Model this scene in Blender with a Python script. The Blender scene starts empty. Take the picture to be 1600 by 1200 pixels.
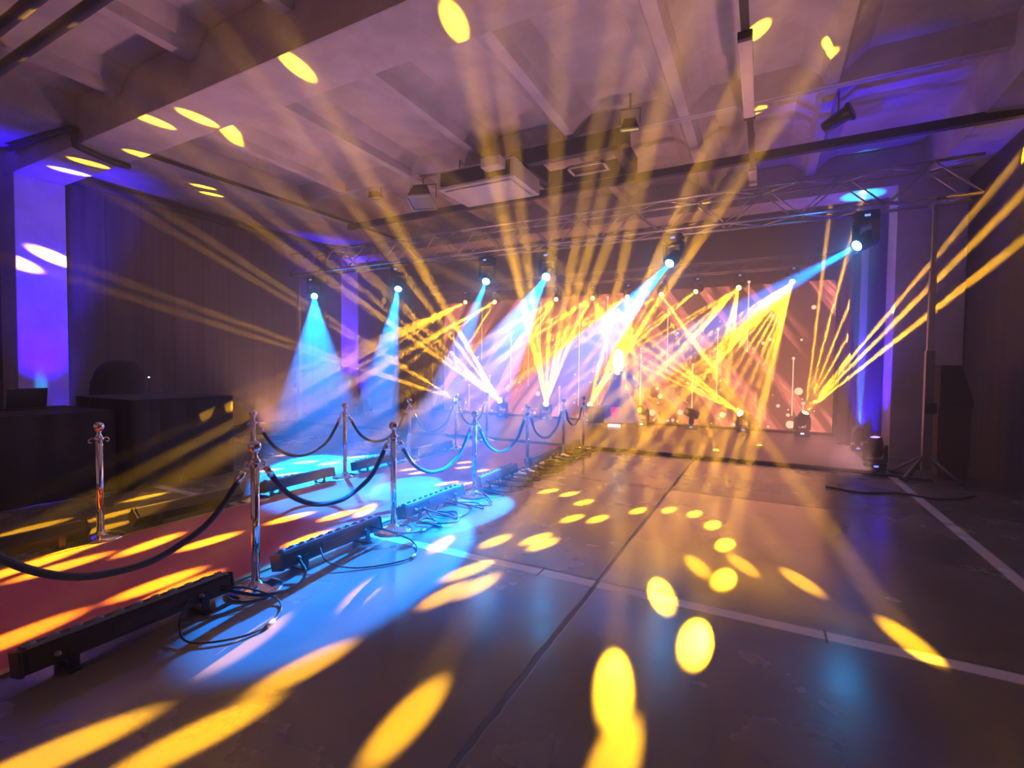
import bpy, bmesh, math, random
from mathutils import Vector, Matrix

random.seed(7)
S = bpy.context.scene
COL = S.collection
PI = math.pi

# ---------------------------------------------------------------- camera, world, exposure
cam_data = bpy.data.cameras.new('camera')
cam = bpy.data.objects.new('camera', cam_data)
COL.objects.link(cam)
cam_data.sensor_fit = 'HORIZONTAL'
cam_data.sensor_width = 36.0
cam_data.lens = 753.546 / 1600 * 36.0
cam_data.clip_start = 0.05
cam_data.clip_end = 200
cam.matrix_world = Matrix(((0.88667278, -0.02451065, 0.46174733, 0.0),
                           (0.46228224, 0.0247021, -0.8863887, 0.0),
                           (0.01031983, 0.99939433, 0.03323352, 1.5),
                           (0, 0, 0, 1)))
S.camera = cam

world = bpy.data.worlds.new('hall_beyond')
S.world = world
world.use_nodes = True
bg = world.node_tree.nodes['Background']
bg.inputs['Color'].default_value = (0.40, 0.185, 0.25, 1)
bg.inputs['Strength'].default_value = 0.52
world.cycles.sampling_method = 'NONE'

S.view_settings.view_transform = 'Standard'
S.view_settings.look = 'None'
S.view_settings.exposure = 0.0
S.view_settings.gamma = 1.0
S.view_settings.use_curve_mapping = False
cy = S.cycles
cy.use_denoising = True
cy.volume_bounces = 0
cy.max_bounces = 5
cy.diffuse_bounces = 3
cy.glossy_bounces = 3
cy.transmission_bounces = 2
cy.sample_clamp_indirect = 8.0
cy.sample_clamp_direct = 0.0
cy.use_light_tree = True
cy.transparent_max_bounces = 40
cy.use_adaptive_sampling = False
cy.caustics_reflective = False
cy.caustics_refractive = False

# ---------------------------------------------------------------- small node helpers
def new_mat(name):
    m = bpy.data.materials.new(name)
    m.use_nodes = True
    nt = m.node_tree
    return m, nt, nt.nodes['Principled BSDF']

def inp(nt, sock, v):
    if hasattr(v, 'is_output'):
        nt.links.new(v, sock)
    else:
        sock.default_value = v

def mth(nt, op, a, b=0.0, c=0.0, clamp=False):
    n = nt.nodes.new('ShaderNodeMath'); n.operation = op; n.use_clamp = clamp
    inp(nt, n.inputs[0], a); inp(nt, n.inputs[1], b); inp(nt, n.inputs[2], c)
    return n.outputs[0]

def mapr(nt, v, a, b, c=0.0, d=1.0, smooth=True):
    n = nt.nodes.new('ShaderNodeMapRange')
    if smooth: n.interpolation_type = 'SMOOTHSTEP'
    inp(nt, n.inputs['Value'], v)
    n.inputs['From Min'].default_value = a; n.inputs['From Max'].default_value = b
    n.inputs['To Min'].default_value = c; n.inputs['To Max'].default_value = d
    return n.outputs['Result']

def mixc(nt, f, a, b):
    n = nt.nodes.new('ShaderNodeMix'); n.data_type = 'RGBA'
    inp(nt, n.inputs[0], f); inp(nt, n.inputs[6], a); inp(nt, n.inputs[7], b)
    return n.outputs[2]

def ocoord(nt, scale=(1, 1, 1), kind='Object'):
    tc = nt.nodes.new('ShaderNodeTexCoord')
    mp = nt.nodes.new('ShaderNodeMapping')
    mp.inputs['Scale'].default_value = scale
    nt.links.new(tc.outputs[kind], mp.inputs['Vector'])
    return mp.outputs['Vector']

def noise(nt, vec, scale, detail=3.0, rough=0.5):
    n = nt.nodes.new('ShaderNodeTexNoise')
    nt.links.new(vec, n.inputs['Vector'])
    n.inputs['Scale'].default_value = scale
    n.inputs['Detail'].default_value = detail
    n.inputs['Roughness'].default_value = rough
    return n.outputs['Fac']

def solid(name, col, rough=0.5, metal=0.0, var=0.12, vscale=6.0, emit=None, estr=0.0, bump=0.0, spec=None, sheen=0.0):
    m, nt, b = new_mat(name)
    v = ocoord(nt)
    n = noise(nt, v, vscale)
    d = tuple(c * (1 - var) for c in col) + (1,)
    l = tuple(min(1, c * (1 + var)) for c in col) + (1,)
    nt.links.new(mixc(nt, n, d, l), b.inputs['Base Color'])
    b.inputs['Roughness'].default_value = rough
    b.inputs['Metallic'].default_value = metal
    if spec is not None: b.inputs['Specular IOR Level'].default_value = spec
    if sheen: b.inputs['Sheen Weight'].default_value = sheen
    if emit:
        m.cycles.emission_sampling = 'NONE'
        b.inputs['Emission Color'].default_value = emit + (1,)
        b.inputs['Emission Strength'].default_value = estr
    if bump:
        bn = nt.nodes.new('ShaderNodeBump'); bn.inputs['Strength'].default_value = bump
        bn.inputs['Distance'].default_value = 0.01
        nt.links.new(noise(nt, v, vscale * 8), bn.inputs['Height'])
        nt.links.new(bn.outputs[0], b.inputs['Normal'])
    return m

# ---------------------------------------------------------------- mesh builder
class MB:
    def __init__(s): s.bm = bmesh.new(); s.mi = 0
    def _f(s, fs):
        for f in fs: f.material_index = s.mi
    def box(s, c, d, rot=None, bevel=0.0):
        r = bmesh.ops.create_cube(s.bm, size=1.0)
        vs = r['verts']
        bmesh.ops.scale(s.bm, vec=d, verts=vs)
        if rot is not None: bmesh.ops.rotate(s.bm, cent=(0, 0, 0), matrix=rot, verts=vs)
        bmesh.ops.translate(s.bm, vec=c, verts=vs)
        fs = list({f for v in vs for f in v.link_faces})
        s._f(fs)
        if bevel > 0:
            es = list({e for v in vs for e in v.link_edges})
            r = bmesh.ops.bevel(s.bm, geom=es, offset=bevel, segments=2, affect='EDGES', profile=0.7)
            s._f(r['faces'])
        return s
    def tube(s, pts, r, n=8, caps=True, closed=False):
        pts = [Vector(p) for p in pts]
        rings = []
        up = None
        for i, p in enumerate(pts):
            a = pts[max(i - 1, 0)]; b = pts[min(i + 1, len(pts) - 1)]
            t = (b - a).normalized()
            if up is None:
                up = Vector((0, 0, 1)) if abs(t.z) < 0.9 else Vector((1, 0, 0))
            x = t.cross(up).normalized(); up = x.cross(t).normalized()
            rr = r[i] if isinstance(r, (list, tuple)) else r
            rings.append([s.bm.verts.new(p + (x * math.cos(2 * PI * k / n) + up * math.sin(2 * PI * k / n)) * rr) for k in range(n)])
        for i in range(len(rings) - 1):
            for k in range(n):
                f = s.bm.faces.new((rings[i][k], rings[i][(k + 1) % n], rings[i + 1][(k + 1) % n], rings[i + 1][k]))
                f.smooth = True; f.material_index = s.mi
        if caps:
            f = s.bm.faces.new(list(reversed(rings[0]))); f.material_index = s.mi
            f = s.bm.faces.new(rings[-1]); f.material_index = s.mi
        return s
    def lathe(s, prof, n=24, c=(0, 0, 0), M=None, smooth=True):
        # profile of (radius, z); M optional 4x4
        rings = []
        M = M or Matrix.Translation(c)
        for (r, z) in prof:
            if r < 1e-6:
                rings.append([s.bm.verts.new(M @ Vector((0, 0, z)))])
            else:
                rings.append([s.bm.verts.new(M @ Vector((r * math.cos(2 * PI * k / n), r * math.sin(2 * PI * k / n), z))) for k in range(n)])
        for a, b in zip(rings[:-1], rings[1:]):
            for k in range(n):
                k2 = (k + 1) % n
                if len(a) == 1 and len(b) == 1: continue
                if len(a) == 1: f = s.bm.faces.new((a[0], b[k2], b[k]))
                elif len(b) == 1: f = s.bm.faces.new((a[k], a[k2], b[0]))
                else: f = s.bm.faces.new((a[k], a[k2], b[k2], b[k]))
                f.smooth = smooth; f.material_index = s.mi
        return s
    def quad(s, *p):
        f = s.bm.faces.new([s.bm.verts.new(q) for q in p]); f.material_index = s.mi
        return s
    def prism(s, poly, axis, a, b):
        # poly of 2d points extruded along an axis from a to b
        def mk(p, t):
            if axis == 0: return (t, p[0], p[1])
            if axis == 1: return (p[0], t, p[1])
            return (p[0], p[1], t)
        va = [s.bm.verts.new(mk(p, a)) for p in poly]
        vb = [s.bm.verts.new(mk(p, b)) for p in poly]
        n = len(poly)
        fs = [s.bm.faces.new(list(reversed(va))), s.bm.faces.new(vb)]
        for i in range(n): fs.append(s.bm.faces.new((va[i], va[(i + 1) % n], vb[(i + 1) % n], vb[i])))
        s._f(fs)
        return s
    def mesh(s, name, mats):
        bmesh.ops.recalc_face_normals(s.bm, faces=s.bm.faces)
        me = bpy.data.meshes.new(name); s.bm.to_mesh(me); s.bm.free()
        for m in (mats if isinstance(mats, (list, tuple)) else [mats]): me.materials.append(m)
        return me
    def build(s, name, mats, parent=None):
        o = bpy.data.objects.new(name, s.mesh(name, mats))
        COL.objects.link(o)
        if parent is not None: o.parent = parent
        return o

def thing(name, label, cat, loc=(0, 0, 0), rotz=0.0, group=None):
    o = bpy.data.objects.new(name, None); COL.objects.link(o)
    o.location = loc; o.rotation_euler = (0, 0, rotz); o.empty_display_size = 0.1
    o['label'] = label; o['category'] = cat
    if group: o['group'] = group
    return o

def tag(o, label, cat, group=None, kind=None):
    o['label'] = label; o['category'] = cat
    if group: o['group'] = group
    if kind: o['kind'] = kind
    return o

def struct(o):
    o['kind'] = 'structure'; return o

def link(me, name, parent=None, M=None):
    o = bpy.data.objects.new(name, me); COL.objects.link(o)
    if parent is not None: o.parent = parent
    if M is not None: o.matrix_local = M
    return o

def dup(root, loc, rotz, label, group=None):
    r = root.copy(); COL.objects.link(r); r.location = loc; r.rotation_euler = (0, 0, rotz)
    r['label'] = label
    if group: r['group'] = group
    for ch in list(root.children):
        c = ch.copy(); COL.objects.link(c); c.parent = r
        for g in list(ch.children):
            d = g.copy(); COL.objects.link(d); d.parent = c
    return r

# ---------------------------------------------------------------- lamps
def frame_for(d):
    # rotation whose -Z looks along d
    return Vector(d).normalized().to_track_quat('-Z', 'Y').to_matrix()

def lamp(name, pos, direction, angle_deg, power, color, radius=0.03, blend=0.1, parent=None):
    ld = bpy.data.lights.new(name, 'SPOT')
    ld.energy = power; ld.color = color; ld.shadow_soft_size = radius
    ld.spot_size = math.radians(angle_deg * 2); ld.spot_blend = blend
    o = bpy.data.objects.new(name, ld); COL.objects.link(o)
    Rm = frame_for(direction)
    o.matrix_world = Matrix.Translation(pos) @ Rm.to_4x4()
    return o, ld, Rm

def gobo_lamp(name, pos, targets, power, color, half_deg, soft_deg=0.12, radius=0.02):
    # a profile lamp whose gobo wheel lets through one pencil beam per target
    pos = Vector(pos)
    dirs = [(Vector(t) - pos).normalized() for t in targets]
    mean = sum(dirs, Vector()).normalized()
    for _ in range(30):
        far = min(dirs, key=lambda q: q.dot(mean))
        mean = (mean * 20 + far).normalized()
    ang = max(math.degrees(mean.angle(q)) for q in dirs) + half_deg * 2 + 0.5
    o, ld, Rm = lamp(name, pos, mean, min(ang, 88), power, color, radius, 0.0)
    ld.use_nodes = True
    nt = ld.node_tree
    em = [n for n in nt.nodes if n.type == 'EMISSION'][0]
    tc = nt.nodes.new('ShaderNodeTexCoord')
    inv = Rm.transposed()
    acc = None
    for q in dirs:
        l = inv @ q
        n = nt.nodes.new('ShaderNodeVectorMath'); n.operation = 'DOT_PRODUCT'
        nt.links.new(tc.outputs['Normal'], n.inputs[0])
        n.inputs[1].default_value = (l.x, l.y, l.z)
        acc = n.outputs['Value'] if acc is None else mth(nt, 'MAXIMUM', acc, n.outputs['Value'])
    a0 = math.cos(math.radians(half_deg + soft_deg)); a1 = math.cos(math.radians(half_deg - soft_deg))
    v = mth(nt, 'SUBTRACT', 1.0, acc)
    v = mapr(nt, v, 1 - a1, 1 - a0, 1.0, 0.0)
    nt.links.new(v, em.inputs['Strength'])
    return o, mean

# lamp positions and the points in the hall their beams strike (metres)
TOP = [
    ((-8.12, 12.45, 3.49), [(-6.83, 2.19, 0.0), (-6.49, 2.02, 0.0), (-5.87, 1.86, 0.0), (-5.7, 2.39, 0.0), (-5.55, 1.56, 0.0), (-7.25, 1.61, 0.0), (-6.03, 1.13, 0.0)]),
    ((-7.09, 12.45, 3.44), [(-6.15, 2.88, 0.0), (-5.3, 2.13, 0.0), (-4.75, 1.45, 0.0), (-4.45, 2.09, 0.0), (-4.86, 1.75, 0.0), (-4.68, 1.11, 0.0), (-3.61, 3.67, 0.0)]),
    ((-5.14, 12.45, 3.41), [(-5.67, 3.38, 0.0), (-2.45, 1.64, 0.0), (-3.4, 1.76, 0.0), (-2.32, 2.36, 0.0), (-4.52, 1.55, 0.0), (-3.56, 1.0, 0.0)]),
    ((-4.09, 12.45, 3.38), [(-4.11, 2.36, 0.0), (-3.6, 1.73, 0.0), (-0.41, 3.89, 0.0), (-0.11, 4.09, 0.0), (0.27, 3.97, -0.0), (-6.24, 4.48, -0.0), (-7.09, 5.38, 0.0), (-2.39, 3.32, 0.0)]),
    ((-3.16, 12.45, 3.36), [(-0.59, 2.2, 0.0), (-0.56, 3.27, 0.0), (-4.07, 3.12, 0.0), (-3.44, 2.82, 0.0), (-6.29, 5.15, 0.0), (-5.9, 5.26, 0.0), (-3.73, 3.41, 0.0)]),
    ((-2.31, 12.45, 3.37), [(-1.31, 1.6, 0.0), (0.75, 3.4, 0.0), (-5.92, 5.88, 0.0), (-5.68, 6.15, 0.0), (-5.51, 6.32, 0.0), (-5.76, 4.47, 0.0), (-0.71, 9.41, 0.0), (0.0, 10.49, 0.0)]),
    ((-1.5, 12.45, 3.39), [(-4.12, 6.31, 0.0), (-3.93, 5.98, 0.0), (-3.57, 5.93, 0.0), (-3.36, 5.68, 0.0), (-3.3, 5.21, 0.0), (-4.52, 5.48, 0.0)]),
    ((-0.56, 12.45, 3.42), [(-1.99, 1.63, 0.0), (-1.71, 2.8, 0.0), (-1.82, 2.6, 0.0), (-0.3, 2.79, 0.0), (-2.02, 3.61, 0.0), (-0.47, 1.79, 0.0), (-3.55, 5.06, -0.0), (-4.26, 5.38, 0.0)]),
    ((0.52, 12.45, 3.48), [(-2.29, 5.41, 0.0), (-2.02, 5.4, 0.0), (-1.75, 5.14, 0.0), (-1.66, 4.53, 0.0), (-1.43, 4.64, 0.0), (-1.14, 5.12, 0.0), (-0.86, 5.31, 0.0), (-0.6, 5.3, 0.0), (-0.4, 5.01, 0.0), (-0.26, 4.49, 0.0), (-0.22, 3.74, 0.0), (-1.99, 1.11, 0.0), (-1.9, 2.97, 0.0), (-1.73, 3.83, 0.0), (-1.63, 3.74, 0.0), (-2.38, 0.79, 0.0)]),
]
BOT = [
    ((-8.38, 12.35, 0.3), [(-11.1, 3.32, 3.19), (-11.1, 3.84, 3.36), (-9.51, 3.75, 4.66), (-10.21, 3.77, 4.66)]),
    ((-6.83, 12.35, 0.43), [(-8.4, 3.99, 4.66), (-9.84, 5.3, 5.15), (-10.19, 5.73, 5.15), (-6.51, 3.71, 4.66), (-7.11, 3.47, 4.66), (-4.45, 3.56, 4.66), (-7.51, 4.77, 5.15), (-3.3, 1.3, 5.15), (-4.1, 1.3, 5.15)]),
    ((-5.36, 12.35, 0.46), [(-2.59, 3.76, 4.66), (-1.5, 1.3, 5.15), (-1.15, 1.3, 5.15), (-0.45, 1.3, 5.15), (0.15, 1.3, 5.15), (0.5, 1.3, 5.15), (0.95, 1.3, 5.15)]),
    ((-4.08, 12.35, 0.48), [(-0.28, 6.35, 5.15), (-0.27, 7.07, 5.15), (0.61, 6.42, 5.15), (-0.29, 8.14, 5.15), (1.3, 1.3, 5.15), (2.0, 1.3, 5.15), (0.4, 1.3, 5.15)]),
    ((-1.68, 12.35, 0.45), [(-11.75, 10.62, 4.28), (-11.75, 12.87, 3.79)]),
    ((-0.46, 12.35, 0.44), [(-8.0, 1.3, 5.15), (-6.7, 1.3, 5.15), (-5.5, 1.3, 5.15), (-4.6, 1.3, 5.15)]),
    ((0.84, 12.35, 0.4), [(1.15, 11.82, 5.15), (1.49, 10.47, 4.66), (2.17, 11.24, 5.15), (2.71, 10.9, 5.15), (2.9, 9.6, 4.43), (2.9, 8.4, 3.84), (2.9, 8.03, 3.27), (2.9, 8.61, 4.32)]),
]
BLUE = [
    ((-10.29, 8.7, 3.29), (-5.52, 4.75, 0.0), 7.0),
    ((-7.52, 8.7, 3.29), (-5.47, 5.64, 0.0), 6.0),
    ((-5.17, 8.7, 3.29), (-3.86, 4.69, -0.0), 4.5),
    ((-3.81, 8.7, 3.28), (-2.69, 2.95, 0.0), 6.0),
    ((-1.49, 8.7, 3.33), (-2.92, 4.06, 0.0), 6.0),
    ((1.17, 8.7, 3.35), (-3.57, 4.58, 0.0), 4.5),
]


YP = 250000.0      # yellow lamp power, per lamp weight
BP = 40000.0       # blue lamp power
UP = 2600.0         # violet uplight power
CORE = 110.0        # cyan can lights
WASH = 150.0      # lamp added to boost the LED wall's light
WARM_FILL = 400.0      # warm fill added for the ceiling
HAZE_L = [(-3.4, 3.0, 0.020), (3.0, 6.0, 0.028), (6.0, 8.4, 0.042), (8.4, 9.8, 0.07), (9.8, 10.9, 0.09), (10.9, 11.9, 0.1), (11.9, 13.25, 0.11)]
TOPW = [1.0, 0.85, 0.7, 0.9, 1.2, 1.4, 0.6, 1.1, 1.3]
BOTW = [1.0, 1.15, 1.1, 1.1, 0.4, 0.8, 2.4]


# ---------------------------------------------------------------- haze in the air
def haze_mat(name, dens, g):
    m = bpy.data.materials.new(name); m.use_nodes = True
    nt = m.node_tree; nt.nodes.clear()
    out = nt.nodes.new('ShaderNodeOutputMaterial'); vs = nt.nodes.new('ShaderNodeVolumeScatter')
    vs.inputs['Density'].default_value = dens; vs.inputs['Anisotropy'].default_value = g
    vs.inputs['Color'].default_value = (1, 1, 1, 1)
    nt.links.new(vs.outputs[0], out.inputs['Volume'])
    m.cycles.volume_sampling = 'EQUIANGULAR'
    return m
# the haze thickens towards the stage: layers of growing density, one closed volume each
hb = MB(); hmats = []
for i, (y0, y1, dens) in enumerate(HAZE_L):
    hb.mi = i
    hb.box((-4.43, (y0 + y1) / 2, 2.63), (14.6, y1 - y0 - 0.002, 5.2))
    hmats.append(haze_mat('haze_layer', dens, 0.33))
hz = hb.build('haze', hmats)
tag(hz, 'stage haze hanging in the hall, thickest in front of the screen', 'haze', kind='stuff')

# ---------------------------------------------------------------- materials
black_plastic = solid('black_plastic', (0.018, 0.018, 0.021), 0.38)
black_metal = solid('black_metal', (0.03, 0.03, 0.034), 0.3, 0.3)
black_cloth = solid('black_cloth', (0.02, 0.018, 0.022), 0.95, vscale=14, bump=0.4)
navy_rope = solid('navy_rope', (0.022, 0.026, 0.06), 0.8, vscale=60, bump=0.6, sheen=0.4)
chrome = solid('chrome', (0.86, 0.84, 0.82), 0.08, 1.0, var=0.03)
aluminium = solid('aluminium', (0.62, 0.6, 0.6), 0.35, 0.9)
rubber = solid('rubber', (0.015, 0.015, 0.016), 0.7)
cream_paint = solid('cream_paint', (0.62, 0.56, 0.5), 0.5)
steel_dull = solid('steel_dull', (0.25, 0.23, 0.24), 0.45, 0.6)
pipe_dark = solid('pipe_dark', (0.05, 0.045, 0.05), 0.6)
brass_tip = solid('brass_tip', (0.75, 0.62, 0.42), 0.3, 0.8)
lens_glass = solid('lens_glass', (0.25, 0.27, 0.33), 0.12, 0.1)

def concrete(name, col, scale=1.6, rough=0.75):
    m, nt, b = new_mat(name)
    v = ocoord(nt)
    n1 = noise(nt, v, scale, 6, 0.6); n2 = noise(nt, v, scale * 14, 4, 0.6)
    c1 = mixc(nt, mapr(nt, n1, 0.3, 0.72), tuple(x * 0.78 for x in col) + (1,), tuple(x * 1.12 for x in col) + (1,))
    c2 = mixc(nt, mapr(nt, n2, 0.62, 0.75, 0, 0.35), c1, tuple(x * 0.6 for x in col) + (1,))
    nt.links.new(c2, b.inputs['Base Color'])
    b.inputs['Roughness'].default_value = rough
    bn = nt.nodes.new('ShaderNodeBump'); bn.inputs['Strength'].default_value = 0.25; bn.inputs['Distance'].default_value = 0.01
    nt.links.new(n2, bn.inputs['Height']); nt.links.new(bn.outputs[0], b.inputs['Normal'])
    return m
white_concrete = concrete('white_concrete', (0.62, 0.59, 0.6))
wall_paint = concrete('wall_paint', (0.33, 0.3, 0.32), 1.2)

# polished concrete floor: joints, painted lines, scratches
def floor_material():
    m, nt, b = new_mat('polished_concrete')
    tc = nt.nodes.new('ShaderNodeTexCoord')
    sx = nt.nodes.new('ShaderNodeSeparateXYZ'); nt.links.new(tc.outputs['Object'], sx.inputs[0])
    X, Y = sx.outputs['X'], sx.outputs['Y']
    v = ocoord(nt)
    n1 = noise(nt, v, 0.7, 3, 0.5); n2 = noise(nt, v, 9, 4, 0.55); n3 = noise(nt, v, 2.2, 4, 0.6)
    base = mixc(nt, mapr(nt, n1, 0.32, 0.7), (0.13, 0.12, 0.115, 1), (0.215, 0.195, 0.18, 1))
    base = mixc(nt, mapr(nt, n2, 0.4, 0.9, 0, 0.16), base, (0.10, 0.085, 0.08, 1))
    wob = mth(nt, 'MULTIPLY', mth(nt, 'SUBTRACT', noise(nt, v, 3.2, 5, 0.7), 0.5), 0.05)
    def line(coord, at, w, wobble=True):
        d = mth(nt, 'ABSOLUTE', mth(nt, 'SUBTRACT', mth(nt, 'ADD', coord, wob) if wobble else coord, at))
        return mapr(nt, d, w * 0.6, w, 1.0, 0.0)
    lo = lambda c, a: mth(nt, 'LESS_THAN', c, a)
    hi = lambda c, a: mth(nt, 'GREATER_THAN', c, a)
    mul = lambda *a: a[0] if len(a) == 1 else mth(nt, 'MULTIPLY', a[0], mul(*a[1:]))
    mx = lambda *a: a[0] if len(a) == 1 else mth(nt, 'MAXIMUM', a[0], mx(*a[1:]))
    joints = mx(line(X, -1.0, 0.022), line(Y, 6.2, 0.014), line(Y, 0.1, 0.02), line(X, 4.6, 0.02), line(Y, 3.285, 0.008), mul(line(X, 0.35, 0.008, False), hi(Y, 3.13), lo(Y, 3.3)), mul(line(X, -1.42, 0.008, False), hi(Y, 3.13), lo(Y, 3.3)))
    worn = mapr(nt, n2, 0.66, 0.72, 1.0, 0.35)
    white = mul(mx(mul(line(Y, 3.215, 0.062, False), lo(X, 1.72)), mul(line(X, 1.67, 0.062, False), hi(Y, -2.0), lo(Y, 8.6))), worn)
    col = mixc(nt, mth(nt, 'MULTIPLY', white, 0.95), base, (0.85, 0.8, 0.8, 1))
    col = mixc(nt, mth(nt, 'MULTIPLY', joints, 0.85), col, (0.03, 0.025, 0.025, 1))
    nt.links.new(col, b.inputs['Base Color'])
    r = mapr(nt, n1, 0.3, 0.7, 0.17, 0.28)
    r = mth(nt, 'ADD', r, mapr(nt, n3, 0.3, 0.75, 0.0, 0.05))
    r = mth(nt, 'ADD', r, mth(nt, 'MULTIPLY', joints, 0.3))
    # the slab right of the long joint is polished brighter than its neighbours
    slab = mul(hi(X, -1.0), mapr(nt, X, 0.3, 0.95, 1.0, 0.0), hi(Y, 3.27), lo(Y, 6.2))
    slab = mul(slab, mapr(nt, noise(nt, v, 1.3, 3, 0.5), 0.3, 0.55, 0.55, 1.0))
    r = mth(nt, 'SUBTRACT', r, mth(nt, 'MULTIPLY', slab, 0.06))
    nt.links.new(r, b.inputs['Roughness'])
    nt.links.new(mth(nt, 'ADD', 0.6, mth(nt, 'MULTIPLY', slab, 0.4)), b.inputs['Specular IOR Level'])
    nt.links.new(mth(nt, 'MULTIPLY', slab, 0.55), b.inputs['Coat Weight'])
    b.inputs['Coat Roughness'].default_value = 0.2
    bn = nt.nodes.new('ShaderNodeBump'); bn.inputs['Strength'].default_value = 0.3; bn.inputs['Distance'].default_value = 0.004
    h = mth(nt, 'SUBTRACT', 1.0, joints)
    nt.links.new(h, bn.inputs['Height']); nt.links.new(bn.outputs[0], b.inputs['Normal'])
    return m

# ---------------------------------------------------------------- room shell
struct(MB().box((-4.4, 5.0, -0.1), (15.0, 17.2, 0.2)).build('floor', floor_material()))
struct(MB().box((-4.4, 5.0, 5.4), (15.0, 17.2, 0.2)).build('ceiling', white_concrete))

def panel_wall(name, col):
    # vertically grooved dark panelling
    m, nt, b = new_mat(name)
    tc = nt.nodes.new('ShaderNodeTexCoord'); sx = nt.nodes.new('ShaderNodeSeparateXYZ')
    nt.links.new(tc.outputs['Object'], sx.inputs[0])
    y = mth(nt, 'ADD', sx.outputs['Y'], sx.outputs['X'])
    fr = mth(nt, 'FRACT', mth(nt, 'MULTIPLY', y, 1.6))
    g = mapr(nt, mth(nt, 'ABSOLUTE', mth(nt, 'SUBTRACT', fr, 0.5)), 0.46, 0.5, 0, 1)
    st = mapr(nt, noise(nt, ocoord(nt, (3, 3, 0.12)), 2.5, 5, 0.6), 0.35, 0.7)
    big = mapr(nt, noise(nt, ocoord(nt), 0.5, 3), 0.35, 0.65)
    c = mixc(nt, st, tuple(x * 0.7 for x in col) + (1,), tuple(x * 1.25 for x in col) + (1,))
    c = mixc(nt, mth(nt, 'MULTIPLY', big, 0.4), c, tuple(x * 0.6 for x in col) + (1,))
    c = mixc(nt, mth(nt, 'MULTIPLY', g, 0.8), c, (0.03, 0.03, 0.03, 1))
    nt.links.new(c, b.inputs['Base Color']); b.inputs['Roughness'].default_value = 0.85
    return m
dark_panel = panel_wall('dark_panel', (0.15, 0.13, 0.15))
struct(MB().box((-11.85, 5.0, 2.65), (0.2, 17.2, 5.3)).build('wall_left', dark_panel))
struct(MB().box((3.0, 5.0, 2.65), (0.2, 17.2, 5.3)).build('wall_right', panel_wall('right_panel', (0.09, 0.08, 0.1))))
struct(MB().box((-4.4, 13.5, 2.65), (15.0, 0.2, 5.3)).build('wall_back', wall_paint))

# concrete frames: cross beams on pillars
def frame(y0, y1, n):
    struct(MB().box((-4.4, (y0 + y1) / 2, 4.98), (14.7, y1 - y0, 0.64), bevel=0.02).build('ceiling_beam', white_concrete))
    struct(MB().box((-11.43, (y0 + y1) / 2, 2.33), (0.66, y1 - y0, 4.66), bevel=0.02).build('pillar', white_concrete))
    struct(MB().box((2.41, (y0 + y1) / 2, 2.33), (0.92, y1 - y0, 4.66), bevel=0.02).build('pillar', white_concrete))
frame(3.35, 4.02, 1)
frame(10.35, 11.02, 2)
# sloping side panels of the ceiling along both walls
for (y0, y1) in ((-3.6, 3.35), (4.02, 10.35), (11.02, 13.4)):
    struct(MB().prism([(-11.76, 5.12), (-8.95, 4.88), (-8.82, 4.92), (-8.82, 5.31), (-11.76, 5.31)], 1, y0, y1).build('ceiling_side_panel', white_concrete))
    struct(MB().prism([(2.35, 4.7), (2.92, 4.66), (2.92, 5.31), (2.28, 5.31)], 1, y0, y1).build('ceiling_side_panel', white_concrete))
# flared ribs running away from the camera and thin cross ribs at mid bay
ribs_x = [-7.66, -5.97, -4.33, -2.7, -1.07, 0.66]
def rib_profile(x): return [(x - 0.07, 5.04), (x + 0.07, 5.04), (x + 0.13, 5.15), (x + 0.36, 5.31), (x - 0.36, 5.31), (x - 0.13, 5.15)]
for (y0, y1) in ((-3.6, 0.1), (0.1, 3.35), (4.02, 7.25), (7.25, 10.35), (11.02, 13.4)):
    for x in ribs_x:
        struct(MB().prism(rib_profile(x), 1, y0 + 0.005, y1 - 0.005).build('ceiling_rib', white_concrete))
for y in (0.1, 7.25):
    b = MB()
    b.prism([(y - 0.06, 5.03), (y - 0.005, 5.03), (y - 0.005, 5.31), (y - 0.2, 5.31)], 0, -8.82, 2.35)
    b.prism([(y + 0.005, 5.03), (y + 0.06, 5.03), (y + 0.2, 5.31), (y + 0.005, 5.31)], 0, -8.82, 2.35)
    struct(b.build('ceiling_cross_rib', white_concrete))

# ---------------------------------------------------------------- pipes and ducts under the ceiling
o = MB().box((-2.75, 8.1, 4.66), (11.4, 0.1, 0.12), bevel=0.01).build('cable_tray', pipe_dark)
tag(o, 'long dark cable tray crossing the hall just before the truss', 'cable tray')
o = MB().tube([(-11.66, 4.05, 4.96), (-11.66, 7.0, 4.96), (-11.66, 10.33, 4.96)], 0.075, 10).build('wall_pipe', pipe_dark)
tag(o, 'dark pipe running along the top of the left wall', 'pipe')
o = MB().tube([(-8.85, 4.1, 4.86), (-8.7, 6.0, 4.84), (-8.6, 8.0, 4.84), (-8.6, 10.3, 4.84)], 0.035, 8).build('ceiling_conduit', pipe_dark)
tag(o, 'thin conduit along the left edge of the ribbed ceiling', 'pipe')
for i, (y, z) in enumerate(((2.0, 4.86), (2.3, 4.9))):
    o = MB().tube([(-8.75, y, z), (-4.0, y, z), (2.2, y, z)], 0.055, 10).build('overhead_pipe', pipe_dark)
    tag(o, ['upper of two dark pipes crossing the top left corner', 'lower of two dark pipes crossing the top left corner'][i], 'pipe', 'dark pipes before the near beam')
o = MB().tube([(-11.0, 3.27, 4.98), (-9.6, 3.27, 4.93), (-8.9, 3.27, 4.86), (-8.72, 3.27, 4.8), (-8.72, 3.27, 4.66), (-8.75, 3.29, 4.6), (-8.82, 3.45, 4.6), (-8.95, 3.8, 4.6), (-8.98, 4.05, 4.62)], 0.045, 10).build('bent_pipe', pipe_dark)
tag(o, 'black bent pipe passing under the near ceiling beam', 'pipe')

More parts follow.
